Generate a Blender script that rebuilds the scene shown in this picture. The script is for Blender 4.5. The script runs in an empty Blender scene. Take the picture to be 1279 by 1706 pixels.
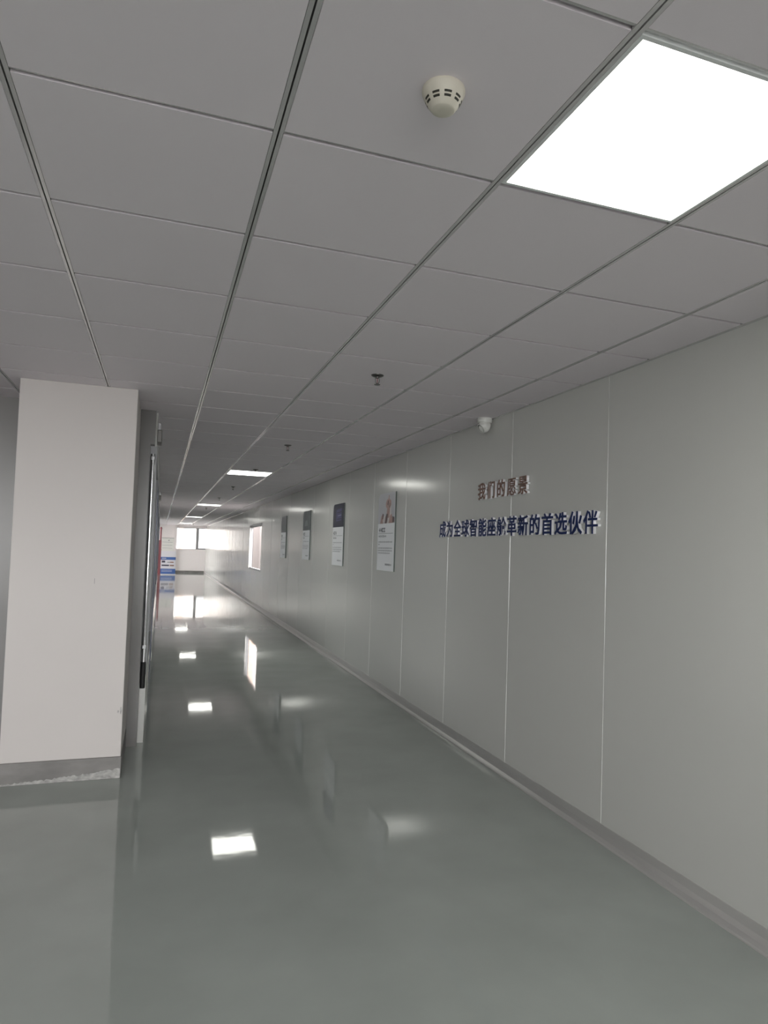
import bpy, bmesh, math, random
from mathutils import Vector, Matrix

random.seed(7)
SC = bpy.context.scene
COL = SC.collection

# ---------------------------------------------------------------- camera
F_PX = 1139.68; CX = 672.76; CY = 870.58            # image taken as 1279 x 1706
EYE = 1.53836                                        # eye height above floor
CH = 2.5631                                          # ceiling height
XW = 2.3426                                          # right wall plane
GX = -0.3700; GY = 1.0678; T = 0.6                   # ceiling grid origin and pitch
YB = -3.4; YE = 39.0; XL = -7.0; YP = 5.6            # back, end, left, partition planes
XP = -0.060                                          # corridor's left wall plane
cam_d = bpy.data.cameras.new('camera'); cam = bpy.data.objects.new('camera', cam_d); COL.objects.link(cam)
R = Vector((0.94163642, -0.33510858, 0.03198581)); U = Vector((-0.04418456, -0.02884001, 0.99860702))
Fw = Vector((0.33371931, 0.94173802, 0.04196343))
cam.matrix_world = Matrix(((R.x, U.x, -Fw.x, 0), (R.y, U.y, -Fw.y, 0), (R.z, U.z, -Fw.z, EYE), (0, 0, 0, 1)))
cam_d.sensor_fit = 'VERTICAL'; cam_d.sensor_height = 36; cam_d.lens = F_PX * 36 / 1706
cam_d.shift_x = -(CX - 639.5) / 1706; cam_d.shift_y = (CY - 853) / 1706
cam_d.clip_start = 0.02; cam_d.clip_end = 300
SC.camera = cam

# ---------------------------------------------------------------- world and exposure
SKY = 14.5; GROUND = 3.3; LAMP = 9.0
w = bpy.data.worlds.new('world'); SC.world = w; w.use_nodes = True
nt = w.node_tree; nt.nodes.clear()
tc = nt.nodes.new('ShaderNodeTexCoord'); sx = nt.nodes.new('ShaderNodeSeparateXYZ')
mr = nt.nodes.new('ShaderNodeMapRange'); mr.inputs[1].default_value = -0.12; mr.inputs[2].default_value = -0.02
mx = nt.nodes.new('ShaderNodeMix'); mx.data_type = 'RGBA'
mx.inputs[6].default_value = (GROUND, GROUND * .95, GROUND * .92, 1); mx.inputs[7].default_value = (SKY, SKY * .965, SKY * .955, 1)
bg = nt.nodes.new('ShaderNodeBackground'); wo = nt.nodes.new('ShaderNodeOutputWorld')
nt.links.new(tc.outputs['Generated'], sx.inputs[0]); nt.links.new(sx.outputs[2], mr.inputs[0])
nt.links.new(mr.outputs[0], mx.inputs[0]); nt.links.new(mx.outputs[2], bg.inputs[0]); nt.links.new(bg.outputs[0], wo.inputs[0])
SC.view_settings.view_transform = 'Standard'; SC.view_settings.look = 'None'
SC.view_settings.gamma = 1; SC.view_settings.use_curve_mapping = False
SC.view_settings.exposure = 0.0
SC.cycles.max_bounces = 10; SC.cycles.diffuse_bounces = 5; SC.cycles.glossy_bounces = 5; SC.cycles.transparent_max_bounces = 10
SC.cycles.caustics_reflective = True; SC.cycles.sample_clamp_indirect = 6

def portal(name, loc, rot, sx_, sy_):                # daylight comes in through the modelled window openings
    l = bpy.data.lights.new(name, 'AREA'); l.shape = 'RECTANGLE'; l.size = sx_; l.size_y = sy_
    l.cycles.is_portal = True
    o = bpy.data.objects.new(name, l); o.location = loc; o.rotation_euler = rot; COL.objects.link(o)
BW = (-6.2, 1.9, 0.75, 2.45)                         # windows behind the viewer: x0 x1 z0 z1
EW = (0.80, XW, 1.275, 2.44)                         # end window
SW = (29.6, 38.8, 0.06, 2.50)                        # unseen far-left windows, sized to brighten the end wall: y0 y1 z0 z1
LW = (6.2, 28.0, 0.85, 2.45)                          # unseen windows added behind the glazing for corridor light: y0 y1 z0 z1
RW = (17.13, 19.50, 0.94, 2.08)                      # window in the right wall: y0 y1 z0 z1
portal('window_light', ((BW[0]+BW[1])/2, YB, (BW[2]+BW[3])/2), (math.pi/2, 0, 0), BW[1]-BW[0], BW[3]-BW[2])
portal('window_light', ((EW[0]+EW[1])/2, YE, (EW[2]+EW[3])/2), (-math.pi/2, 0, 0), EW[1]-EW[0], EW[3]-EW[2])
portal('window_light', (-1.6, (SW[0]+SW[1])/2, (SW[2]+SW[3])/2), (0, -math.pi/2, 0), SW[3]-SW[2], SW[1]-SW[0])
portal('window_light', (XL, (LW[0]+LW[1])/2, (LW[2]+LW[3])/2), (0, -math.pi/2, 0), LW[3]-LW[2], LW[1]-LW[0])
portal('window_light', (XW+.1, (RW[0]+RW[1])/2, (RW[2]+RW[3])/2), (0, math.pi/2, 0), RW[3]-RW[2], RW[1]-RW[0])

# ---------------------------------------------------------------- materials
def mat(name, col, rough=0.5, metal=0.0, spec=0.5, bump=None, var=None, emit=None):
    """bump: (scale vector, strength, distance); var: (scale vector, amount) colour mottling"""
    m = bpy.data.materials.new(name); m.use_nodes = True; n = m.node_tree.nodes; L = m.node_tree.links
    b = n['Principled BSDF']; b.inputs['Base Color'].default_value = (*col, 1)
    b.inputs['Roughness'].default_value = rough; b.inputs['Metallic'].default_value = metal
    b.inputs['Specular IOR Level'].default_value = spec
    if emit:
        b.inputs['Emission Color'].default_value = (*emit[0], 1); b.inputs['Emission Strength'].default_value = emit[1]
    if bump or var:
        tcn = n.new('ShaderNodeTexCoord')
    if bump:
        mp = n.new('ShaderNodeMapping'); mp.inputs['Scale'].default_value = bump[0]
        no = n.new('ShaderNodeTexNoise'); no.inputs['Scale'].default_value = 1; no.inputs['Detail'].default_value = 4
        bp = n.new('ShaderNodeBump'); bp.inputs['Strength'].default_value = bump[1]; bp.inputs['Distance'].default_value = bump[2]
        L.new(tcn.outputs['Object'], mp.inputs[0]); L.new(mp.outputs[0], no.inputs['Vector'])
        L.new(no.outputs['Fac'], bp.inputs['Height']); L.new(bp.outputs[0], b.inputs['Normal'])
    if var:
        mp2 = n.new('ShaderNodeMapping'); mp2.inputs['Scale'].default_value = var[0]
        no2 = n.new('ShaderNodeTexNoise'); no2.inputs['Scale'].default_value = 1; no2.inputs['Detail'].default_value = 6
        cr = n.new('ShaderNodeValToRGB'); a = var[1]
        cr.color_ramp.elements[0].position = .3; cr.color_ramp.elements[1].position = .7
        cr.color_ramp.elements[0].color = (*[c*(1-a) for c in col], 1); cr.color_ramp.elements[1].color = (*[min(1, c*(1+a)) for c in col], 1)
        L.new(tcn.outputs['Object'], mp2.inputs[0]); L.new(mp2.outputs[0], no2.inputs['Vector'])
        L.new(no2.outputs['Fac'], cr.inputs[0]); L.new(cr.outputs[0], b.inputs['Base Color'])
    return m

def glass_mat(name, tint, refl=0.08):
    m = bpy.data.materials.new(name); m.use_nodes = True; n = m.node_tree.nodes; L = m.node_tree.links; n.clear()
    out = n.new('ShaderNodeOutputMaterial'); mi = n.new('ShaderNodeMixShader'); tr = n.new('ShaderNodeBsdfTransparent')
    gl = n.new('ShaderNodeBsdfGlossy'); fr = n.new('ShaderNodeFresnel'); fr.inputs[0].default_value = 1.5
    tr.inputs[0].default_value = (*tint, 1); gl.inputs['Roughness'].default_value = 0.03
    L.new(fr.outputs[0], mi.inputs[0]); L.new(tr.outputs[0], mi.inputs[1]); L.new(gl.outputs[0], mi.inputs[2]); L.new(mi.outputs[0], out.inputs[0])
    return m

M = {}
M['floor'] = mat('epoxy_floor', (.37, .40, .375), .045, 0, .5, bump=((2.2, 2.2, 2.2), .055, .016), var=((2.2, 2.2, 2.2), .06))
M['panel'] = mat('steel_panel', (.62, .62, .595), .17, 0, .6, bump=((.5, 26, .25), .03, .003))
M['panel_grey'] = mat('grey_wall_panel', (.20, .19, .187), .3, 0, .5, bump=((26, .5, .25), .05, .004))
M['tile'] = mat('ceiling_tile', (.83, .775, .815), .65, 0, .3, bump=((160, 160, 160), .12, .001))
M['void'] = mat('ceiling_void', (.02, .02, .02), .9)
M['bar'] = mat('grid_bar', (.70, .69, .69), .22, .5, .5)
M['plaster'] = mat('white_plaster', (.61, .572, .558), .6, 0, .3, bump=((30, 30, 30), .05, .002), var=((.8, .8, .8), .03))
M['skirt'] = mat('cement_skirt', (.21, .20, .195), .55, 0, .4, var=((4, 4, 9), .22))
M['scuff'] = mat('scuffed_plaster', (.40, .39, .38), .7, 0, .3, var=((25, 25, 40), .35))
M['alu'] = mat('aluminium_trim', (.62, .61, .60), .32, .55, .5)
M['chrome'] = mat('stainless_steel', (.72, .73, .75), .14, 1.0, .5)
M['navyframe'] = mat('navy_frame', (.035, .045, .085), .25, .2, .5)
M['greyframe'] = mat('grey_frame', (.30, .30, .31), .4, .2, .5)
M['black'] = mat('black_rubber', (.012, .012, .014), .5)
M['paint_end'] = mat('end_wall_paint', (.92, .865, .855), .5, 0, .4)
M['outside'] = mat('outside_render', (.17, .155, .15), .8)
M['facade'] = mat('facade_render', (.44, .405, .385), .8)
M['facade_pane'] = mat('facade_glazing', (.24, .245, .25), .4)
M['facade_pier'] = mat('facade_pier', (.34, .26, .22), .8)
M['paint_room'] = mat('room_paint', (.66, .65, .63), .6)
M['dark'] = mat('dark_room', (.10, .105, .12), .6)
M['glass'] = glass_mat('window_glass', (.95, .97, .97))
M['darkglass'] = glass_mat('tinted_glass', (.62, .63, .63))
M['lampframe'] = mat('lamp_frame', (.78, .80, .80), .4)
M['lamp'] = mat('lamp_diffuser', (.8, .8, .76), .5, emit=((1.0, 1.0, .93), LAMP))
M['cream'] = mat('cream_plastic', (.66, .62, .53), .45)
M['slot'] = mat('slot_dark', (.03, .028, .02), .7)
M['whiteplastic'] = mat('white_plastic', (.74, .74, .71), .35)
M['bronze'] = mat('brown_acrylic', (.20, .115, .085), .35)
M['navy'] = mat('navy_acrylic', (.018, .032, .115), .3)
M['acrylic'] = mat('white_acrylic', (.82, .82, .84), .35)
M['print'] = mat('poster_board', (.80, .81, .83), .4)
M['board_edge'] = mat('poster_edge', (.12, .14, .13), .4)
M['ink'] = mat('poster_ink', (.07, .075, .09), .5)
M['inkgrey'] = mat('poster_grey_ink', (.22, .23, .25), .5)
M['p_lilac'] = mat('photo_lilac', (.50, .50, .53), .45, var=((3, 3, 2), .06))
M['p_skin'] = mat('photo_skin', (.42, .27, .24), .45, var=((30, 30, 20), .2))
M['p_brown'] = mat('photo_brown', (.14, .09, .09), .45, var=((40, 40, 20), .4))
M['p_cuff'] = mat('photo_cuff', (.62, .57, .55), .45)
M['p_navy'] = mat('photo_navy', (.018, .020, .042), .35)
M['p_violet'] = mat('photo_violet', (.07, .065, .17), .35)
M['p_bar'] = mat('photo_pale_bar', (.38, .38, .55), .35)
M['p_slate'] = mat('photo_slate', (.12, .14, .145), .4, var=((5, 5, 3), .25))
M['p_mist'] = mat('photo_mist', (.22, .24, .25), .4)
M['p_dusk'] = mat('photo_dusk', (.16, .165, .18), .4, var=((4, 4, 2), .2))
M['gunmetal'] = mat('sprinkler_metal', (.13, .125, .12), .35, .8)
M['red'] = mat('red_paint', (.27, .085, .095), .4)
M['b_blue'] = mat('display_blue', (.07, .15, .42), .45)
M['b_white'] = mat('display_white', (.78, .77, .82), .45)
M['b_ink'] = mat('display_ink', (.08, .08, .12), .5)
M['b_brown'] = mat('display_brown', (.35, .22, .18), .5)
M['board'] = mat('notice_board_white', (.80, .80, .76), .4)

# ---------------------------------------------------------------- mesh helpers
class MB:
    def __init__(s): s.v = []; s.f = []; s.mi = []
    def quad(s, a, b, c, d, mi=0):
        n = len(s.v); s.v += [a, b, c, d]; s.f.append((n, n+1, n+2, n+3)); s.mi.append(mi); return s
    def box(s, x0, x1, y0, y1, z0, z1, mi=0):
        n = len(s.v)
        s.v += [(x0,y0,z0),(x1,y0,z0),(x1,y1,z0),(x0,y1,z0),(x0,y0,z1),(x1,y0,z1),(x1,y1,z1),(x0,y1,z1)]
        for f in ((0,3,2,1),(4,5,6,7),(0,1,5,4),(1,2,6,5),(2,3,7,6),(3,0,4,7)):
            s.f.append(tuple(n+i for i in f)); s.mi.append(mi)
        return s
    def lathe(s, prof, c, n=32, mi=0, axis='z', cap=True):
        k = len(s.v)
        for r, h in prof:
            for i in range(n):
                a = 2*math.pi*i/n; p = (r*math.cos(a), r*math.sin(a), h)
                if axis == 'x': p = (p[2], p[0], p[1])
                if axis == 'y': p = (p[0], p[2], p[1])
                s.v.append((c[0]+p[0], c[1]+p[1], c[2]+p[2]))
        for j in range(len(prof)-1):
            for i in range(n):
                a = k+j*n+i; b = k+j*n+(i+1) % n
                s.f.append((a, b, b+n, a+n)); s.mi.append(mi)
        if cap:
            s.f.append(tuple(k+i for i in range(n))); s.mi.append(mi)
            s.f.append(tuple(k+(len(prof)-1)*n+i for i in range(n))); s.mi.append(mi)
        return s
    def tube(s, pts, r, n=12, mi=0):
        pts = [Vector(p) for p in pts]; k = len(s.v)
        for j, p in enumerate(pts):
            d = (pts[min(j+1, len(pts)-1)]-pts[max(j-1, 0)]).normalized()
            a = d.orthogonal().normalized() if j == 0 else (a - d*a.dot(d)).normalized()
            b = d.cross(a)
            for i in range(n):
                t = 2*math.pi*i/n; q = p+a*r*math.cos(t)+b*r*math.sin(t); s.v.append(tuple(q))
        for j in range(len(pts)-1):
            for i in range(n):
                a0 = k+j*n+i; b0 = k+j*n+(i+1) % n; s.f.append((a0, b0, b0+n, a0+n)); s.mi.append(mi)
        s.f.append(tuple(k+i for i in range(n))); s.mi.append(mi)
        s.f.append(tuple(k+(len(pts)-1)*n+i for i in range(n))); s.mi.append(mi)
        return s
    def build(s, name, mats, parent=None, loc=(0,0,0), bevel=0, smooth=False, seg=2):
        me = bpy.data.meshes.new(name); me.from_pydata([(v[0]-loc[0], v[1]-loc[1], v[2]-loc[2]) for v in s.v], [], s.f)
        for m in (mats if isinstance(mats, (list, tuple)) else [mats]): me.materials.append(m)
        for p, i in zip(me.polygons, s.mi): p.material_index = i
        bm = bmesh.new(); bm.from_mesh(me); bmesh.ops.recalc_face_normals(bm, faces=bm.faces); bm.to_mesh(me); bm.free()
        o = bpy.data.objects.new(name, me); COL.objects.link(o)
        if parent is not None:
            o.parent = parent; pl = Vector(parent.location)
            if parent.parent is not None: pl = pl+Vector(parent.parent.location)
            o.location = Vector(loc)-pl
        else: o.location = loc
        if smooth:
            for p in me.polygons: p.use_smooth = True
            me.set_sharp_from_angle(angle=math.radians(38))
        if bevel:
            b = o.modifiers.new('bevel', 'BEVEL'); b.width = bevel; b.segments = seg; b.limit_method = 'ANGLE'
        return o

def tag(o, label, cat, group=None):
    o['label'] = label; o['category'] = cat
    if group: o['group'] = group
    return o
def structure(o): o['kind'] = 'structure'; return o
def thing(name, loc, label, cat, group=None):
    o = bpy.data.objects.new(name, None); o.empty_display_size = .1; o.location = loc; COL.objects.link(o)
    return tag(o, label, cat, group)
def poly_mesh(name, pts3, material, parent, loc):     # one flat n-gon
    b = MB(); b.v = list(pts3); b.f = [tuple(range(len(pts3)))]; b.mi = [0]
    return b.build(name, material, parent, loc)
GLYPH={
'我':'544,848 655,848 658,685 666,560 962,560 962,457 678,457 693,354 709,279 760,342 826,447 922,406 833,266 743,161 797,49 852,14 872,41 889,204 941,162 983,141 944,-48 850,-101 732,-45 658,81 570,11 447,-63 416,-22 373,20 514,102 619,186 589,314 567,457 361,457 361,332 538,369 547,271 361,227 361,16 350,-47 308,-82 238,-94 121,-97 107,-48 81,11 252,12 254,202 52,156 21,263 254,309 254,457 40,457 40,560 254,560 254,685 74,656 60,700 39,749 274,792 466,846 541,757 438,726 361,707 361,560 557,560 548,685;862,740 763,835 679,776 781,676 858,580 945,643',
'们':'520,748 444,860 358,814 433,697 491,589 581,641;559,819 938,819 938,14 928,-45 888,-80 820,-91 708,-93 695,-47 672,10 829,11 831,719 559,719;322,654 427,654 427,-96 322,-96;215,853 315,826 274,700 233,596 233,-95 130,-95 130,399 73,317 44,380 17,425 130,617',
'的':'587,863 690,840 649,698 945,698 919,156 873,-28 831,-64 780,-77 616,-75 606,-27 578,30 752,23 771,26 782,33 818,183 839,597 610,597 569,509 511,413 422,474 520,649;228,860 342,841 291,695 451,695 451,9 172,9 172,-70 71,-70 71,695 187,695 207,765;350,596 172,596 172,417 350,417;712,347 614,477 529,428 624,293 700,167 791,224;350,319 172,319 172,109 350,109',
'愿':'113,518 113,805 923,805 923,732 195,732 195,519 179,218 97,-96 62,-67 27,-47 100,240;510,743 607,726 583,675 861,675 861,396 601,396 601,286 594,246 564,223 514,215 434,214 423,246 404,282 517,284 519,396 273,396 273,675 492,675;778,615 354,615 354,565 778,565;778,506 354,506 354,456 778,456;822,332 720,395 662,348 767,280 854,215 913,270;367,393 445,365 352,285 260,216 230,243 194,269 288,329;613,149 548,213 486,174 554,106 607,43 669,87;894,106 825,198 757,171 826,73 881,-15 953,18;250,183 319,158 283,53 236,-44 168,-12 216,81;354,178 433,178 433,27 442,8 489,3 671,3 708,18 721,104 758,86 795,75 765,-43 679,-71 484,-71 380,-52 354,24',
'景':'158,512 158,816 842,816 842,512 526,512 550,473 953,473 953,387 44,387 44,473 441,473 413,512;743,741 254,741 254,702 743,702;743,628 254,628 254,588 743,588;181,128 181,358 823,358 823,128 550,128 550,-9 541,-57 503,-81 443,-91 344,-92 333,-54 311,-8 449,-7 450,128;724,278 277,278 277,207 724,207;290,127 384,89 242,-7 97,-78 65,-44 21,-5 173,56;821,61 669,124 601,62 763,-9 890,-81 959,-14',
'成':'824,794 713,856 645,787 761,718 852,648 921,725;528,855 638,855 641,686 967,686 967,581 648,581 668,411 693,292 744,382 805,538 912,511 828,309 733,158 787,56 843,25 864,53 881,219 934,178 977,157 938,-37 842,-91 727,-42 655,67 571,-11 448,-97 413,-54 371,-10 511,81 610,177 565,364 540,581 222,581 222,481 480,481 468,188 445,87 412,61 373,51 237,52 228,99 204,156 334,149 353,154 365,213 372,379 222,379 203,144 106,-115 59,-72 17,-43 97,177 112,390 112,686 532,686',
'为':'395,854 503,854 501,615 918,615 890,130 845,-37 802,-73 750,-85 575,-83 565,-33 536,28 716,21 738,23 747,29 781,158 804,508 488,508 396,211 114,-89 75,-48 31,-12 294,257 377,508 66,508 66,615 392,615;301,747 231,831 137,790 209,697 261,611 358,659;653,312 565,421 474,377 563,260 629,152 724,203',
'全':'489,871 582,827 563,797 755,618 1003,463 960,421 930,375 825,440 825,388 555,388 555,264 825,264 825,165 555,165 555,32 945,32 945,-68 60,-68 60,32 445,32 445,165 187,165 187,264 445,264 445,388 181,388 181,441 73,380 43,423 0,465 280,640;500,716 372,582 247,487 760,487 637,580',
'球':'606,855 711,855 711,682 974,682 974,581 711,581 711,562 732,451 751,385 804,455 874,560 968,509 870,380 789,287 866,167 999,49 960,13 930,-33 774,117 711,232 711,13 700,-47 662,-80 600,-94 490,-97 476,-50 450,9 604,9 606,212 510,116 383,-3 316,87 606,341 606,581 361,581 361,682 606,682;865,789 786,850 718,790 799,723 862,656 930,724;30,788 369,788 369,686 253,686 253,499 353,499 353,397 253,397 253,179 374,217 390,117 39,4 15,108 150,148 150,397 38,397 38,499 150,499 150,686 30,686;529,446 456,553 368,514 441,401 490,297 583,341',
'智':'529,394 529,775 912,775 912,394;807,675 631,675 631,494 807,494;152,861 252,841 228,773 493,773 493,680 345,680 344,617 519,617 519,523 328,523 330,530 521,414 444,339 291,451 226,375 85,289 55,326 13,365 170,458 213,523 34,523 34,617 241,617 242,680 182,680 155,638 113,583 73,611 26,637 102,741;179,-96 179,349 827,349 827,-94 719,-94 719,-59 285,-59 285,-96;719,255 285,255 285,193 719,193;719,102 285,102 285,35 719,35',
'能':'84,-95 84,500 473,500 473,6 465,-47 430,-80 370,-91 276,-93 263,-48 238,9 366,7 367,109 186,109 186,-95;367,404 186,404 186,350 367,350;367,259 186,259 186,200 367,200;535,854 641,854 641,693 746,732 862,784 935,703 779,641 641,597 641,509 647,490 679,485 833,485 860,500 875,611 925,582 973,567 939,421 847,385 670,385 563,409 535,504;535,389 641,389 641,236 753,278 874,339 945,257 786,186 641,139 641,37 647,17 682,12 839,12 868,29 883,153 935,126 982,110 948,-48 852,-87 672,-87 563,-63 535,33;201,861 311,827 242,710 197,649 357,658 288,764 379,800 463,677 524,555 429,511 404,569 156,550 73,535 38,632 71,650 92,674 138,740',
'座':'601,799 557,866 456,832 506,750 96,750 96,456 83,213 8,-43 52,-68 100,-104 185,186 202,455 202,648 965,648 965,750 628,750;517,244 517,639 622,639 622,374 690,454 746,624 843,611 825,528 809,477 891,406 974,324 907,253 833,329 767,390 729,333 660,262 622,295 622,244 907,244 907,145 622,145 622,28 969,28 969,-70 174,-70 174,28 517,28 517,145 239,145 239,244;339,623 437,612 421,531 406,481 471,420 538,347 471,273 412,342 366,389 328,326 256,249 219,280 175,311 283,445',
'舱':'315,835 220,854 205,782 188,725 101,725 101,413 30,413 30,330 100,330 89,143 23,-50 97,-98 171,119 185,330 343,330 343,13 342,7 335,5 229,6 248,-39 259,-78 342,-76 393,-64 421,-35 429,11 429,725 275,725;343,646 186,646 186,413 343,413;299,544 259,622 194,597 232,516 259,438 326,467;304,231 256,317 191,288 238,201 271,118 340,148;677,859 761,834 746,798 847,628 986,489 952,456 921,419 870,472 862,271 840,191 811,169 774,162 646,163 638,200 621,242 742,237 758,239 765,243 778,290 786,415 611,415 611,52 620,22 660,15 825,15 864,38 878,166 920,143 959,129 928,-26 835,-67 652,-67 551,-44 523,50 527,477 466,414 412,494 565,654;702,713 631,595 545,494 849,495 769,595',
'革':'261,857 366,857 366,769 632,769 632,857 742,857 742,769 948,769 948,672 742,672 742,528 554,528 554,491 860,491 860,217 554,217 554,163 965,163 965,62 554,62 554,-96 445,-96 445,62 36,62 36,163 445,163 445,217 148,217 148,491 445,491 445,528 261,528 261,672 54,672 54,769 261,769;366,619 366,672 632,672 632,619;445,397 255,397 255,310 445,310;749,397 554,397 554,310 749,310',
'新':'326,797 290,863 190,838 234,751 45,751 45,656 519,656 519,751 346,751;959,760 870,840 721,794 537,757 537,401 523,186 441,-31 481,-59 525,-99 621,156 639,416 759,416 759,-91 864,-91 864,416 974,416 974,518 639,518 639,681 787,709;337,592 366,686 468,664 415,523 535,523 535,427 336,427 336,355 523,355 523,257 336,257 336,16 329,-32 298,-62 249,-73 172,-75 161,-32 137,21 235,20 235,257 34,257 34,355 235,355 235,427 30,427 30,523 312,523;105,663 197,684 230,598 249,514 153,487 136,573;338,220 417,261 474,166 516,77 435,28 392,123;126,254 218,231 165,109 98,7 18,64 82,153',
'首':'361,793 298,863 202,821 262,749 283,718 38,718 38,616 436,616 421,555 152,555 152,-96 259,-96 259,-39 739,-39 739,-96 849,-96 849,555 535,555 557,616 965,616 965,718 729,718 812,830 694,861 647,780 603,718 413,719;739,456 259,456 259,389 739,389;739,296 259,296 259,226 739,226;739,134 259,134 259,60 739,60',
'选':'587,852 694,852 694,717 925,717 925,620 694,620 694,506 967,506 967,407 769,407 771,181 855,179 870,191 879,309 930,278 977,263 949,114 873,77 769,77 683,101 663,189 663,407 588,407 527,209 335,59 306,106 269,147 433,264 479,407 304,407 304,506 587,506 587,620 464,620 437,572 394,512 303,569 383,688 436,828 539,807 508,717 587,717;220,737 119,826 36,767 138,670 213,575 301,641;40,472 267,472 267,111 300,97 356,61 461,26 601,19 788,24 989,38 968,-22 958,-73 780,-81 600,-84 446,-74 328,-33 275,2 243,16 186,-13 93,-104 23,-13 103,55 163,92 163,370 40,370',
'伙':'266,858 368,826 316,703 264,603 264,-95 154,-95 154,435 74,339 44,397 15,444 155,629;579,848 690,848 688,626 679,447 770,164 993,-6 956,-50 925,-100 724,40 632,223 547,50 339,-101 307,-58 269,-20 544,296;865,674 976,642 912,475 847,328 750,360 813,513;389,667 490,653 463,472 408,309 307,350 359,498',
'伴':'272,849 361,821 309,706 255,606 255,-87 163,-87 163,470 126,422 60,350 8,442 156,624;578,838 673,838 673,530 931,530 931,439 673,439 673,283 972,283 972,193 673,193 673,-90 578,-90 578,193 289,193 289,283 578,283 578,439 331,439 331,530 578,530;832,810 927,773 864,648 802,537 723,570 783,687;482,683 422,801 340,769 398,648 436,536 523,573',
}

# ================================================================ SETTING
structure(MB().box(XL, XW+.14, YB-.1, YE+.1, -.12, 0).build('floor', M['floor']))

# ---- ceiling: lay-in tiles hung in a grid; the lamps sit in five of the cells
LAMP_ROWS = (0, 14, 28, 42, 56)
cols = [GX + i*T for i in range(-11, 5)]              # main runners (run along the corridor)
xs = [XL] + [c for c in cols if c > XL+.05] + [XW+.02]
rows = [GY + i*T for i in range(-7, 64)]
ys = [YB] + [r for r in rows if YB+.05 < r < YE-.05] + [YE]
MRW, CTW = .024, .0145                                 # runner and tee widths
b = MB()
for i in range(len(xs)-1):
    for j in range(len(ys)-1):
        cx_, cy_ = (xs[i]+xs[i+1])/2, (ys[j]+ys[j+1])/2
        if abs(cx_-(GX+2.5*T)) < .1 and any(abs(cy_-(GY+(k+.5)*T)) < .1 for k in LAMP_ROWS): continue
        b.box(xs[i]+MRW/2+.001, xs[i+1]-MRW/2-.001, ys[j]+CTW/2+.0015, ys[j+1]-CTW/2-.0015, CH, CH+.012)
b.box(XL-.1, XW+.14, YB-.1, YE+.1, CH+.03, CH+.15, 1)
ceil = structure(b.build('ceiling', [M['tile'], M['void']]))
b = MB()
for x in xs[1:-1]:
    b.box(x-MRW/2, x-.0021, YB, YE, CH-.0005, CH+.02); b.box(x+.0021, x+MRW/2, YB, YE, CH-.0005, CH+.02)
b.build('main_runners', M['bar'], ceil)
b = MB()
for y in ys[1:-1]:
    for i in range(len(xs)-1):
        b.box(xs[i]+MRW/2, xs[i+1]-MRW/2, y-CTW/2, y+CTW/2-.0055, CH+.004, CH+.018)
b.build('cross_tees', M['bar'], ceil)
b = MB()
b.box(XW-.022, XW+.02, YB, YE, CH-.001, CH+.02)
b.build('wall_angle', M['bar'], ceil)

# ---- right wall: upright steel sandwich panels with joints, one window opening
b = MB(); PW = 1.1155; y0 = 3.222 - 6*PW; k = 0
def wall_panel(ya, yb, z0, z1, xa, xb):
    b.quad((xa, ya, z0), (xb, yb, z0), (xb, yb, z1), (xa, ya, z1))
seams = [y0 + i*PW for i in range(40) if y0 + i*PW < YE]
edges = [YB] + [s for s in seams if s > YB+.1] + [YE]
for i in range(len(edges)-1):
    ya, yb = edges[i]+.004, edges[i+1]-.004
    t = random.uniform(-.0006, .0006); xa, xb = XW+t, XW-t
    if ya < RW[0] < yb or ya < RW[1] < yb or (ya >= RW[0] and yb <= RW[1]):
        lo, hi = max(ya, RW[0]), min(yb, RW[1])
        if lo > ya: wall_panel(ya, lo, 0, CH+.02, xa, xb)
        if hi < yb: wall_panel(hi, yb, 0, CH+.02, xa, xb)
        wall_panel(lo, hi, 0, RW[2], xa, xb); wall_panel(lo, hi, RW[3], CH+.02, xa, xb)
    else:
        wall_panel(ya, yb, 0, CH+.02, xa, xb)
    if i < len(edges)-2:                              # joint: shallow groove with a raised lip
        y = edges[i+1]; inwin = RW[0]-.02 < y < RW[1]+.02
        for z0, z1 in (((0, RW[2]), (RW[3], CH+.02)) if inwin else ((0, CH+.02),)):
            b.quad((XW+.001, y-.004, z0), (XW+.004, y-.002, z0), (XW+.004, y-.002, z1), (XW+.001, y-.004, z1))
            b.quad((XW+.004, y-.002, z0), (XW-.0012, y+.0005, z0), (XW-.0012, y+.0005, z1), (XW+.004, y-.002, z1))
            b.quad((XW-.0012, y+.0005, z0), (XW-.0012, y+.0025, z0), (XW-.0012, y+.0025, z1), (XW-.0012, y+.0005, z1))
            b.quad((XW-.0012, y+.0025, z0), (XW+.0015, y+.0045, z0), (XW+.0015, y+.0045, z1), (XW-.0012, y+.0025, z1))
# reveals of the opening and the solid back of the wall
x2 = XW+.10
b.quad((XW, RW[0], RW[2]), (x2, RW[0], RW[2]), (x2, RW[0], RW[3]), (XW, RW[0], RW[3]))
b.quad((XW, RW[1], RW[2]), (x2, RW[1], RW[2]), (x2, RW[1], RW[3]), (XW, RW[1], RW[3]))
b.quad((XW, RW[0], RW[2]), (x2, RW[0], RW[2]), (x2, RW[1], RW[2]), (XW, RW[1], RW[2]))
b.quad((XW, RW[0], RW[3]), (x2, RW[0], RW[3]), (x2, RW[1], RW[3]), (XW, RW[1], RW[3]))
b.box(XW+.03, XW+.10, YB, RW[0], 0, CH+.02); b.box(XW+.03, XW+.10, RW[1], YE, 0, CH+.02)
b.box(XW+.03, XW+.10, RW[0], RW[1], 0, RW[2]); b.box(XW+.03, XW+.10, RW[0], RW[1], RW[3], CH+.02)
structure(b.build('wall_right', M['panel']))
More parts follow.
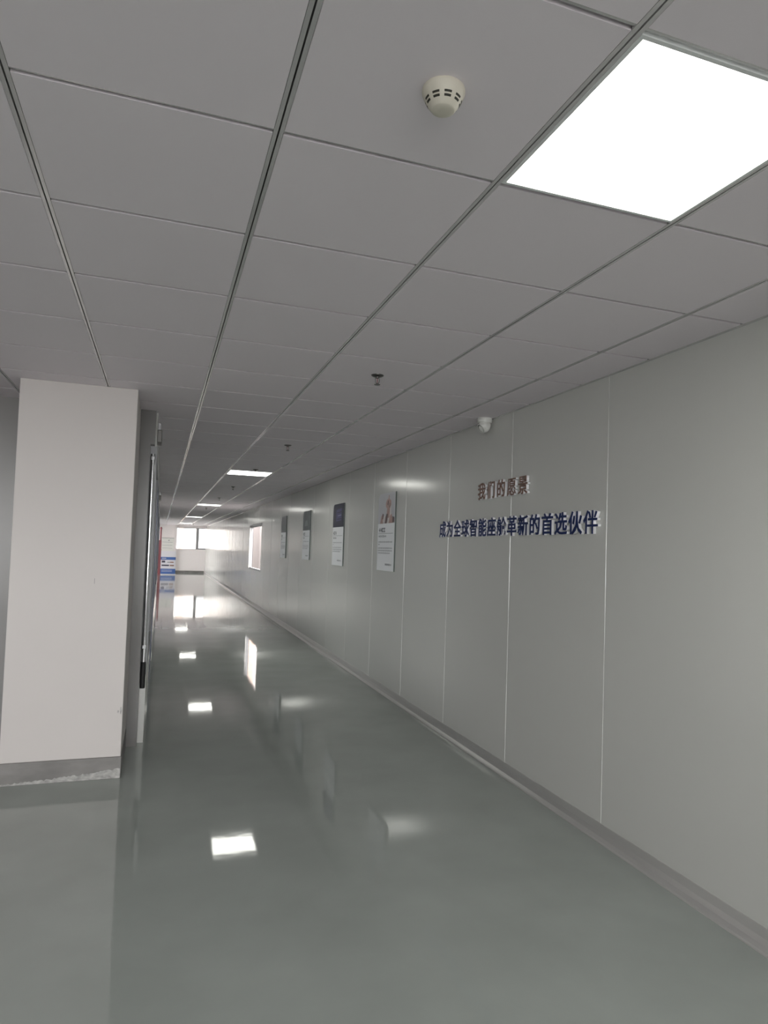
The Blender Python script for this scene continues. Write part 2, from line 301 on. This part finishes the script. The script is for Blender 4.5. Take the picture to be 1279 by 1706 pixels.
# coved skirting along the foot of the right wall
b = MB(); prof = [(XW+.001, .082), (XW-.004, .082), (XW-.006, .074), (XW-.012, .045), (XW-.022, .022), (XW-.036, .008), (XW-.045, .004), (XW-.047, 0)]
for (xa, za), (xb, zb) in zip(prof[:-1], prof[1:]):
    b.quad((xa, YB, za), (xa, YE, za), (xb, YE, zb), (xb, YB, zb))
structure(b.build('baseboard_right', M['alu'], smooth=True))
# window in the right wall: frame and pane
def window(name, n, frame_boxes, pane_box, fm, gm):
    o = MB()
    for q in frame_boxes: o.box(*q)
    fr = structure(o.build(name, fm))
    MB().box(*pane_box).build('pane', gm, fr)
    return fr
y0_, y1_, z0_, z1_ = RW
o = MB()
for q in [(XW+.03, XW+.09, y0_, y1_, z0_, z0_+.02), (XW+.03, XW+.09, y0_, y1_, z1_-.02, z1_), (XW+.03, XW+.09, y0_, y0_+.02, z0_, z1_), (XW+.03, XW+.09, y1_-.02, y1_, z0_, z1_),
          (XW-.010, XW+.02, y0_-.03, y1_+.03, z1_, z1_+.05), (XW-.004, XW+.02, y0_-.02, y1_+.02, z0_-.02, z0_)]: o.box(*q)
structure(o.build('window_2', M['greyframe']))
structure(MB().box(XW+.1, XW+3.1, 12, 40, -.12, 0).box(XW+3.0, XW+3.2, 12, 40, 0, 3.4).box(XW+.1, XW+3.2, 40, 40.2, 0, 3.4).build('wall_outside', M['outside']))

# ---- wall with the window at the far end of the corridor
b = MB(); e0, e1, f0, f1 = EW
b.box(-1.8, e0, YE, YE+.2, 0, CH+.02); b.box(e0, XW+.1, YE, YE+.2, 0, f0); b.box(e0, XW+.1, YE, YE+.2, f1, CH+.02)
b.box(.70, e0, YE-.12, YE, 0, CH)                     # pier beside the window
structure(b.build('wall_end', M['paint_end']))
structure(MB().box(e0, XW-.04, YE-.015, YE, 0, .11).build('baseboard_end', M['skirt']))
window('window_1', 0, [(e0, XW, YE+.08, YE+.13, f1-.03, f1), (e0, e0+.02, YE+.08, YE+.13, f0, f1), (1.82, 1.96, YE+.03, YE+.13, f0, f1),
       (1.96, XW, YE+.04, YE+.12, f0, f0+.075), (e0, 1.84, YE+.09, YE+.12, f0, f0+.015)], (e0+.02, XW, YE+.098, YE+.104, f0+.02, f1-.03), M['greyframe'], M['glass'])

# ---- far left of the corridor: unseen bay, its tall side windows added to light the end wall
b = MB(); s0, s1, q0, q1 = SW
b.box(-1.8, -1.6, 28.6, s0, 0, CH+.02); b.box(-1.8, -1.6, s1, YE, 0, CH+.02); b.box(-1.8, -1.6, s0, s1, 0, q0); b.box(-1.8, -1.6, s0, s1, q1, CH+.02)
structure(b.build('wall_far_left', M['paint_end']))
fb = [(-1.72, -1.66, s0, s1, q0, q0+.04), (-1.72, -1.66, s0, s1, q1-.04, q1)]
for i in range(6):
    yy = s0 + (s1-s0-.05)*i/5; fb.append((-1.72, -1.66, yy, yy+.05, q0, q1))
window('window_3', 0, fb, (-1.693, -1.687, s0, s1, q0, q1), M['greyframe'], M['glass'])
structure(MB().box(XL, XP, 28.5, 28.6, 0, CH+.02).build('wall_bay', M['paint_end']))

# ---- wall facing the viewer, left of the corridor (the pillar stands before it)
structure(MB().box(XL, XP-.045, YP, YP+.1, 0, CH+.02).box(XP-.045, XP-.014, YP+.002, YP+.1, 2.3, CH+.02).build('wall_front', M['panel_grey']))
g0, g1, h0, h1 = LW
structure(MB().box(XL-.1, XL, YB, g0, 0, CH+.02).box(XL-.1, XL, g1, 28.6, 0, CH+.02).box(XL-.1, XL, g0, g1, 0, h0).box(XL-.1, XL, g0, g1, h1, CH+.02).build('wall_left', M['paint_room']))
fb = [(XL-.09, XL-.03, g0, g1, h0, h0+.04), (XL-.09, XL-.03, g0, g1, h1-.04, h1)]
for i in range(13):
    yy = g0 + (g1-g0-.05)*i/12; fb.append((XL-.09, XL-.03, yy, yy+.05, h0, h1))
window('window_13', 0, fb, (XL-.063, XL-.057, g0, g1, h0, h1), M['greyframe'], M['glass'])  # unseen window band, added so daylight reaches the corridor through the glazing
# ---- wall behind the viewer with a wide window band
b = MB(); a0, a1, c0, c1 = BW
b.box(XL, a0, YB-.15, YB, 0, CH+.02); b.box(a1, XW, YB-.15, YB, 0, CH+.02); b.box(a0, a1, YB-.15, YB, 0, c0); b.box(a0, a1, YB-.15, YB, c1, CH+.02)
structure(b.build('wall_back', M['paint_room']))
fb = [(a0, a1, YB-.1, YB-.04, c0, c0+.04), (a0, a1, YB-.1, YB-.04, c1-.04, c1)]
for i in range(6):
    xx = a0 + (a1-a0-.05)*i/5; fb.append((xx, xx+.05, YB-.1, YB-.04, c0, c1))
window('window_4', 0, fb, (a0, a1, YB-.073, YB-.067, c0, c1), M['greyframe'], M['glass'])

# ---- corridor's left wall: low white wall, glazing above it, bulkhead at the top
YG = 28.5; LZ = .52
b = MB()
b.box(XP-.06, XP, YP+.1, 8.1, 0, LZ); b.box(XP-.06, XP, 9.9, YG, 0, LZ)
b.box(XP-.06, XP, YP+.1, YG, 2.30, CH+.02)
structure(b.build('wall_corridor', M['panel']))
bays = [(YP+.1, 8.1, LZ), (8.1, 9.9, 0), (9.9, 12.2, LZ), (12.2, 14.6, LZ), (14.6, 17.2, LZ), (17.2, 20.0, LZ), (20.0, 24.0, LZ), (24.0, YG, LZ)]
for i, (ya, yb, zl) in enumerate(bays):
    zt = 2.30; fm = M['navyframe'] if i % 2 else M['greyframe']
    fb = [(XP-.05, XP+.004, ya, ya+.07, zl, zt), (XP-.05, XP+.004, yb-.07, yb, zl, zt), (XP-.05, XP+.004, ya+.07, yb-.07, zt-.06, zt), (XP-.05, XP+.004, ya+.07, yb-.07, zl, zl+.05)]
    window(('door_%d' % 1) if zl == 0 else 'window_%d' % (5+i), 0, fb, (XP-.026, XP-.02, ya+.07, yb-.07, zl+.05, zt-.06), fm, M['darkglass'])

# ---- pale building across the yard, seen through the end window
b = MB().box(-16, 26, 58, 66, -6, 16)
for i in range(14):
    for k in range(6): b.box(-14.5+2.9*i, -12.9+2.9*i, 57.97, 58.0, -5.2+3.4*k, -3.2+3.4*k, 1)
for i in range(15): b.box(-16+2.9*i, -15.55+2.9*i, 57.8, 58.0, -6, 15, 2)
b.box(-40, 40, YE+.2, 58, -6.2, -6)
structure(b.build('wall_opposite', [M['facade'], M['facade_pane'], M['facade_pier']]))

# ================================================================ THINGS
# ---- square plastered pillar with a cement plinth
px0, px1, py0, py1 = -.885, -.184, 4.885, YP
t = thing('pillar', ((px0+px1)/2, (py0+py1)/2, 0), 'wide white plastered square pillar with a grey scuffed plinth', 'pillar')
L0 = tuple(t.location)
MB().box(px0, px1, py0, py1, .138, CH).build('shaft', M['plaster'], t, L0, bevel=.004)
random.seed(3)
b = MB(); n = 60                                       # plinth, its worn lower band following an uneven line
b.box(px0-.004, px1+.004, py0-.005, py1, 0, .138)
pl = b.build('plinth', M['skirt'], t, L0, bevel=.002)
b = MB(); zprev = .02
for i in range(n):
    xa = px0+(px1-px0)*i/n; xb = px0+(px1-px0)*(i+1)/n
    z = max(.008, .012+.05*(i/n)**1.5+random.uniform(-.006, .006))
    b.quad((xa, py0-.0056, .001), (xb, py0-.0056, .001), (xb, py0-.0056, z), (xa, py0-.0056, zprev)); zprev = z
b.build('worn_edge', M['scuff'], pl, L0)
# knocks in the plaster
b = MB()
def blob(x, y, z, rx, rz):
    k = 9; v = []
    for i in range(k):
        a = 2*math.pi*i/k; f = random.uniform(.6, 1.1); v.append((x+rx*f*math.cos(a), y, z+rz*f*math.sin(a)))
    n_ = len(b.v); b.v += v; b.f.append(tuple(range(n_, n_+k))); b.mi.append(0)
blob(px1-.012, py0-.0006, .437, .008, .024); blob(px1-.028, py0-.0006, .43, .005, .015)
b.build('plaster_chip', M['scuff'], t, L0)
b = MB(); b.box(-.3945, -.3928, py0-.0008, py0, 1.262, 1.298); b.build('scratch', M['ink'], t, L0)

# ---- chrome pole with a black sleeve at the near end of the glazing
t = thing('chrome_pole', (-.083, YP+.03, .43), 'upright chrome pole with a black lower sleeve, beside the white pillar', 'pole')
L0 = tuple(t.location)
MB().lathe([(.016, .20), (.016, 1.80)], L0, 16).build('tube', M['chrome'], t, L0, smooth=True)
MB().lathe([(.0175, 0), (.019, .008), (.019, .19), (.0175, .20)], L0, 16).build('sleeve', M['black'], t, L0, smooth=True)
for z in (.30, 1.75):
    MB().box(L0[0]-.012, L0[0]+.012, YP-.005+.02, YP+.1, L0[2]+z, L0[2]+z+.03).build('bracket', M['chrome'], t, L0, bevel=.002)
def head_box(y, label):
    t = thing('wall_fitting', (XP+.02, y, 2.34), label, 'fitting', 'fittings above the glazing'); L = tuple(t.location)
    MB().box(XP, XP+.035, y, y+.20, 2.34, 2.44).build('housing', M['gunmetal'], t, L, bevel=.004)
    MB().box(XP, XP+.028, y+.02, y+.16, 2.44, 2.50).build('bracket', M['chrome'], t, L, bevel=.004)
head_box(5.75, 'silver and grey wall fitting high up beside the pillar, nearest one')
head_box(13.6, 'dark wall fitting high on the glazed left wall, farther down the corridor')

# ---- ceiling lamps
where = ['large square ceiling lamp nearest the viewer, cut by the picture edge', 'square ceiling lamp second from the viewer, seen as a bright bar',
         'third ceiling lamp down the corridor, a thin bright strip', 'fourth ceiling lamp down the corridor, a small bright strip', 'farthest ceiling lamp, right in front of the end window']
lx0, lx1 = GX+2*T+MRW/2, GX+3*T-MRW/2
for k, lab in zip(LAMP_ROWS, where):
    ly0, ly1 = GY+k*T+CTW/2, GY+(k+1)*T-CTW/2
    t = thing('ceiling_lamp', ((lx0+lx1)/2, (ly0+ly1)/2, CH), lab, 'ceiling light', 'square ceiling lamps along the corridor'); L = tuple(t.location)
    b = MB(); fw = .010
    b.box(lx0, lx1, ly0, ly0+fw, CH-.002, CH+.012); b.box(lx0, lx1, ly1-fw, ly1, CH-.002, CH+.012)
    b.box(lx0, lx0+fw, ly0+fw, ly1-fw, CH-.002, CH+.012); b.box(lx1-fw, lx1, ly0+fw, ly1-fw, CH-.002, CH+.012)
    b.build('frame', M['lampframe'], t, L)
    MB().box(lx0+fw, lx1-fw, ly0+fw, ly1-fw, CH+.001, CH+.010).build('diffuser', M['lamp'], t, L)

# ---- smoke detector
sx0, sy0 = .547, 1.372
t = thing('smoke_detector', (sx0, sy0, CH), 'cream round smoke detector with dark vent slots on the ceiling', 'smoke detector'); L = tuple(t.location)
MB().lathe([(.047, 0), (.048, -.003), (.048, -.009), (.0465, -.012)], L, 48).build('base', M['cream'], t, L, smooth=True)
MB().lathe([(.0465, -.012), (.045, -.017), (.036, -.034), (.027, -.046), (.024, -.048), (.010, -.0487), (0.001, -.0487)], L, 48).build('cover', M['cream'], t, L, smooth=True)
b = MB()
def cone_r(z): return .045+(.036-.045)*(z-.017)/.017 if z < .034 else .036+(.027-.036)*(z-.034)/.012
for i in range(9):
    for z0, z1, wd in ((.0255, .0295, .42), (.0325, .0365, .42)):
        a0 = 2*math.pi*(i+.5)/9 - wd/2+.05; m_ = 5
        for q in range(m_):
            aa, ab = a0+wd*q/m_, a0+wd*(q+1)/m_; r0, r1 = cone_r(z0)+.0005, cone_r(z1)+.0005
            b.quad((sx0+r0*math.cos(aa), sy0+r0*math.sin(aa), CH-z0), (sx0+r0*math.cos(ab), sy0+r0*math.sin(ab), CH-z0),
                   (sx0+r1*math.cos(ab), sy0+r1*math.sin(ab), CH-z1), (sx0+r1*math.cos(aa), sy0+r1*math.sin(aa), CH-z1))
b.build('vent_slots', M['slot'], t, L)

# ---- sprinkler heads
def sprinkler(x, y, lab):
    t = thing('sprinkler_head', (x, y, CH), lab, 'sprinkler', 'sprinkler heads on the ceiling'); L = (x, y, CH)
    MB().lathe([(.037, 0), (.036, -.004), (.026, -.009), (.013, -.011), (.011, -.018)], L, 24).build('escutcheon', M['gunmetal'], t, L, smooth=True)
    b = MB()
    for s in (-1, 1):
        b.tube([(x+s*.009, y, CH-.016), (x+s*.0125, y, CH-.028), (x+s*.010, y, CH-.044), (x+s*.002, y, CH-.052)], .0022, 8)
    b.build('yoke', M['gunmetal'], t, L, smooth=True)
    MB().lathe([(.0022, -.018), (.0022, -.048)], L, 8).build('bulb', M['red'], t, L, smooth=True)
    MB().lathe([(.005, -.050), (.018, -.055), (.018, -.057), (.004, -.057)], L, 20).build('deflector', M['gunmetal'], t, L, smooth=True)
sprinkler(1.153, 3.80, 'sprinkler head nearest the viewer, on the ceiling above the camera dome')
sprinkler(1.158, 6.82, 'sprinkler head second from the viewer, before the second ceiling lamp')
sprinkler(1.150, 9.22, 'small sprinkler head at the near edge of the second ceiling lamp')
sprinkler(1.143, 12.15, 'small sprinkler head just beyond the second ceiling lamp')
sprinkler(1.150, 15.20, 'small sprinkler head just short of the third ceiling lamp')
sprinkler(1.145, 19.55, 'tiny sprinkler head just beyond the third ceiling lamp')
sprinkler(1.02, 35.9, 'tiny sprinkler head against the end window, left one of the two')
sprinkler(1.52, 36.0, 'tiny sprinkler head against the end window, right one of the two')

# ---- turret camera under the ceiling by the right wall
c = (2.272, 4.655)
t = thing('security_camera', (c[0], c[1], CH), 'white turret security camera under the ceiling against the panelled wall', 'security camera'); L = tuple(t.location)
MB().lathe([(.054, 0), (.056, -.004), (.056, -.030), (.052, -.036)], (c[0], c[1], CH), 40).build('base', M['whiteplastic'], t, L, smooth=True)
prof = [(.047*math.cos(a), -.056-.052*math.sin(a)) for a in [math.radians(d) for d in range(-40, 90, 10)]] + [(.001, -.108)]
bd = MB().lathe(prof, (c[0], c[1], CH), 40).build('ball', M['whiteplastic'], t, L, smooth=True)
d = Vector((-.80, -.02, -.60)).normalized(); q = d.to_track_quat('Z', 'Y'); ctr = Vector((c[0], c[1], CH-.058))
def face(name, prof, m, par):
    b_ = MB().lathe(prof, (0, 0, 0), 32); b_.v = [tuple(ctr+q @ Vector(v)) for v in b_.v]
    return b_.build(name, m, par, L, smooth=True)
face('face_ring', [(.043, .020), (.042, .034), (.038, .040), (.034, .040), (.033, .036)], M['whiteplastic'], t)
face('lens_window', [(.033, .030), (.033, .038), (.010, .0395), (.001, .0395)], M['black'], t)

# ---- raised slogan letters
def decode(s): return [[tuple(int(a) for a in p.split(',')) for p in l.split(' ')] for l in s.split(';')]
gcache = {}
def glyph_mesh(ch, em, depth, name):
    key = (ch, em, depth)
    if key not in gcache:
        cu = bpy.data.curves.new(name, 'CURVE'); cu.dimensions = '2D'; cu.fill_mode = 'BOTH'; cu.extrude = depth/2
        for l in decode(GLYPH[ch]):
            sp = cu.splines.new('POLY'); sp.points.add(len(l)-1); sp.use_cyclic_u = True
            for p_, (x, y) in zip(sp.points, l): p_.co = ((x-500)/1000*em, (y-380)/1000*em, 0, 1)
        o = bpy.data.objects.new('tmp', cu); COL.objects.link(o); bpy.context.view_layer.update()
        me = bpy.data.meshes.new_from_object(o.evaluated_get(bpy.context.evaluated_depsgraph_get()))
        me.transform(Matrix(((0, 0, -1, 0), (-1, 0, 0, 0), (0, 1, 0, 0), (0, 0, 0, 1))))   # face towards -X, reading towards -Y
        me.name = name; bpy.data.objects.remove(o); bpy.data.curves.remove(cu); gcache[key] = me
    return gcache[key]
ordn = ['first', 'second', 'third', 'fourth', 'fifth', 'sixth', 'seventh', 'eighth', 'ninth', 'tenth', 'eleventh', 'twelfth', 'thirteenth', 'fourteenth', 'last']
def slogan(text, ya, yb, zc, em, facem, colour, group, row):
    n = len(text); st = (yb-ya)/(n-1)
    for i, ch in enumerate(text):
        y = ya+st*i; body_d, face_d = .020, .003
        body = glyph_mesh(ch, em, body_d, 'wall_letter'); fc = glyph_mesh(ch, em, face_d, 'letter_face')
        if not body.materials: body.materials.append(M['acrylic'])
        if not fc.materials: fc.materials.append(facem)
        nth = ordn[i] if i < n-1 else 'last'
        o = bpy.data.objects.new('wall_letter', body); o.location = (XW-.0035-body_d/2, y, zc); COL.objects.link(o)
        tag(o, '%s raised character %s, %s in the %s line on the wall' % (colour, ch, nth, row), 'letter', group)
        f = bpy.data.objects.new('letter_face', fc); f.parent = o; f.location = (-body_d/2-face_d/2-.0002, 0, 0); COL.objects.link(f)
slogan('我们的愿景', 4.768, 4.130, 2.020, .136, M['bronze'], 'brown', 'brown raised wall letters', 'upper')
slogan('成为全球智能座舱革新的首选伙伴', 5.520, 3.338, 1.741, .146, M['navy'], 'navy', 'navy raised wall letters', 'lower')

# ---- poster boards on the right wall
XPF = XW-.018
def board_outline(ya, yb, z0, z1, rad):               # ya = far edge (left in view), rounded at the far top corner
    pts = [(ya, z0), (yb, z0), (yb, z1)]
    for i in range(7):
        a = math.pi/2+math.pi/2*i/6; pts.append((ya-rad+rad*math.cos(a)*-1*-1, z1-rad+rad*math.sin(a)))
    return pts
def poster(ya, yb, z0, z1, zdiv, label, picture):
    t = thing('wall_poster', (XW-.004, (ya+yb)/2, z0), label, 'poster', 'poster boards on the panelled wall'); L = tuple(t.location)
    rad = .07
    arc = [(ya-rad+rad*math.cos(a), z1-rad+rad*math.sin(a)) for a in [math.pi/2*i/6 for i in range(7)]]  # round the far top corner
    out = [(yb, z0), (yb, z1)] + arc[::-1] + [(ya, z0)]
    k = len(out); b = MB(); b.v = [(XPF, y, z) for y, z in out]+[(XW-.0035, y, z) for y, z in out]
    b.f = [tuple(range(k)), tuple(range(k, 2*k))]+[(i, (i+1) % k, k+(i+1) % k, k+i) for i in range(k)]; b.mi = [0, 0]+[1]*k
    b.build('board', [M['print'], M['board_edge']], t, L)
    W, Hh = ya-yb, z1-z0
    Y = lambda u: ya-u*W                               # u: 0 left .. 1 right as read; v: 0 bottom .. 1 top
    Z = lambda v: z0+v*Hh
    pic = [(XPF-.0006, yb, zdiv), (XPF-.0006, yb, z1)] + [(XPF-.0006, y, z) for y, z in arc[::-1]] + [(XPF-.0006, ya, zdiv)]
    vd = (zdiv-z0)/Hh
    po = poly_mesh('picture', pic, picture[0], t, L)
    layer = .0009
    for m_, pts in picture[1]:
        layer += .0002
        poly_mesh('picture_detail', [(XPF-layer, Y(u), Z(vd+v*(1-vd))) for u, v in pts], m_, po, L)
    return t, Y, Z, L
def glyph_marks(b, Y, Z, u0, u1, v, h, n, gap=.25):     # a row of unreadably small printed characters
    st = (u1-u0)/n
    for i in range(n):
        a = u0+i*st; w_ = st*(1-gap); x = XPF-.0008
        bars = [(0, 1, .80, 1), (0, 1, 0, .18)] if random.random() < .5 else [(0, 1, .40, .58)]
        bars += [(s, s+.2, 0, 1) for s in random.sample([0, .28, .55, .8], 2)]
        for p0, p1, r0, r1 in bars:
            b.quad((x, Y(a+p0*w_), Z(v+r0*h)), (x, Y(a+p1*w_), Z(v+r0*h)), (x, Y(a+p1*w_), Z(v+r1*h)), (x, Y(a+p0*w_), Z(v+r1*h)))
def poster_text(t, Y, Z, L, title_n, sub_n, mi):
    b = MB(); glyph_marks(b, Y, Z, .07, .07+.10*title_n, .498, .055, title_n, .12); b.build('title', M['ink'], t, L)
    b = MB(); b.quad((XPF-.0008, Y(.06), Z(.478)), (XPF-.0008, Y(.92), Z(.478)), (XPF-.0008, Y(.92), Z(.482)), (XPF-.0008, Y(.06), Z(.482)))
    b.build('rule', M['ink'], t, L)
    b = MB(); glyph_marks(b, Y, Z, .07, .07+.068*sub_n, .432, .024, sub_n); b.build('subtitle', M['ink'], t, L)
    for para in (((.362, .90), (.330, .15)), ((.282, .90), (.250, .90), (.218, .78))):
        b = MB()
        for v, u1 in para: glyph_marks(b, Y, Z, .06, u1, v, .017, max(1, int((u1-.06)/.05)), .3)
        b.build('paragraph', mi, t, L)
    b = MB(); glyph_marks(b, Y, Z, .50, .88, .070, .022, 6, .2); b.build('imprint', M['ink'], t, L)
hand = [(M['p_cuff'], [(.40, 0), (.52, .40), (.56, .62), (.76, .62), (.78, .3), (.86, 0)]),
        (M['p_skin'], [(.50, .18), (.54, .48), (.46, .56), (.46, .68), (.52, .78), (.60, .80), (.62, .92), (.66, .92), (.66, .80), (.76, .74), (.78, .60), (.70, .48), (.68, .18)]),
        (M['p_brown'], [(.55, .62), (.57, .74), (.63, .76), (.63, .66), (.60, .58)]),
        (M['p_brown'], [(.66, .52), (.68, .66), (.71, .66), (.70, .50)]),
        (M['p_skin'], [(.14, .0), (.20, .24), (.30, .34), (.34, .22), (.32, 0)]),
        (M['p_brown'], [(.24, .14), (.28, .34), (.36, .30), (.34, .16)]),
        (M['p_cuff'], [(.30, .05), (.36, .28), (.42, .26), (.44, .04)]),
        (M['p_brown'], [(.42, .0), (.46, .20), (.52, .32), (.60, .30), (.58, .12), (.54, 0)]),
        (M['p_skin'], [(.66, 0), (.72, .24), (.82, .30), (.88, .14), (.92, 0)]),
        (M['p_brown'], [(.86, .02), (.88, .22), (.97, .18), (.98, .02)])]
P_ = poster(7.440, 6.850, 1.318, 2.172, 1.838, 'tall poster board with raised hands picture, nearest to the slogan', (M['p_lilac'], hand))
poster_text(*P_, 4, 7, M['ink'])
night = [(M['p_violet'], [(.30, .25), (.30, .75), (.80, .80), (.80, .28)]), (M['p_navy'], [(.35, .60), (.35, .64), (.85, .66), (.85, .62)]),
         (M['p_bar'], [(.46, .47), (.46, .50), (.78, .52), (.78, .49)]), (M['p_navy'], [(.40, .32), (.40, .36), (.80, .37), (.80, .33)])]
P_ = poster(9.606, 9.008, 1.312, 2.172, 1.846, 'tall poster board with dark navy picture, second from the slogan', (M['p_navy'], night))
poster_text(*P_, 3, 5, M['inkgrey'])
mist = [(M['p_mist'], [(.25, .22), (.35, .50), (.62, .52), (.70, .24)])]
P_ = poster(11.810, 11.222, 1.345, 2.170, 1.840, 'tall poster board with slate grey picture, third from the slogan', (M['p_slate'], mist))
poster_text(*P_, 3, 4, M['inkgrey'])
P_ = poster(14.100, 13.512, 1.330, 2.165, 1.840, 'dim poster board with dusky picture, farthest from the slogan', (M['p_dusk'], [(M['p_slate'], [(.1, .1), (.1, .5), (.9, .4), (.9, .1)])]))
poster_text(*P_, 3, 4, M['inkgrey'])

# ---- things at the far end
yb_ = YE-3.0
t = thing('display_stand', (.40, yb_, 0), 'blue and white printed display stand on the floor by the end window', 'display stand'); L = tuple(t.location)
MB().box(.045, .755, yb_, yb_+.05, .0, 1.18).build('panel', M['b_white'], t, L, bevel=.004)
MB().box(.02, .78, yb_-.06, yb_+.12, 0, .045).build('foot', M['b_white'], t, L, bevel=.006)
yf = yb_-.002
MB().box(.046, .754, yf, yf+.002, .045, .30).build('lower_band', M['b_blue'], t, L)
MB().box(.046, .754, yf, yf+.002, .74, .88).build('upper_band', M['b_blue'], t, L)
b = MB(); b.box(.10, .26, yf, yf+.002, .60, .70); b.box(.10, .45, yf, yf+.002, .43, .50); b.box(.36, .50, yf, yf+.002, .60, .63)
b.build('picture', M['b_ink'], t, L)
b = MB(); b.box(.48, .68, yf, yf+.002, .43, .50); b.box(.50, .66, yf, yf+.002, .59, .65)
b.build('picture', M['b_brown'], t, L)
for q in ((.10, .30, .80, .83), (.10, .60, .16, .175), (.10, .60, .22, .232)):
    MB().box(q[0], q[1], yf-.0015, yf, q[2], q[3]).build('print', M['b_white'], t, L)
t = thing('notice_board', (.38, YE-.02, 1.3), 'white notice board on the end wall above the display stand', 'notice board'); L = tuple(t.location)
MB().box(.06, .68, YE-.03, YE, 1.15, 1.86).build('board', M['board'], t, L, bevel=.003)
MB().box(.06, .68, YE-.035, YE-.03, 1.835, 1.86).build('top_rail', M['greyframe'], t, L)
for x_, x1, z, z1 in ((.10, .62, 1.62, 1.632), (.10, .60, 1.45, 1.462), (.10, .62, 1.30, 1.312), (.40, .45, 1.70, 1.75)):
    MB().box(x_, x1, YE-.0315, YE-.0302, z, z1).build('print', M['inkgrey'], t, L)
t = thing('fire_pipe', (.0, 37.6, 0), 'upright red pipe behind the red panel, left of the display stand', 'pipe'); L = tuple(t.location)
MB().lathe([(.045, 0), (.045, 2.40)], (0, 37.6, 0), 20).build('pipe', M['red'], t, L, smooth=True)
for z in (.1, 1.2, 2.30):
    MB().lathe([(.07, z), (.07, z+.03)], (0, 37.6, 0), 20).build('flange', M['red'], t, L, smooth=True)
t = thing('red_panel', (-.04, 35.4, 0), 'narrow red upright panel left of the blue display stand', 'panel'); L = tuple(t.location)
MB().box(-.16, .05, 35.4, 35.5, 0.03, 1.70).build('leaf', M['red'], t, L, bevel=.004)
MB().box(-.18, .07, 35.38, 35.52, 0, .03).build('foot', M['red'], t, L, bevel=.004)
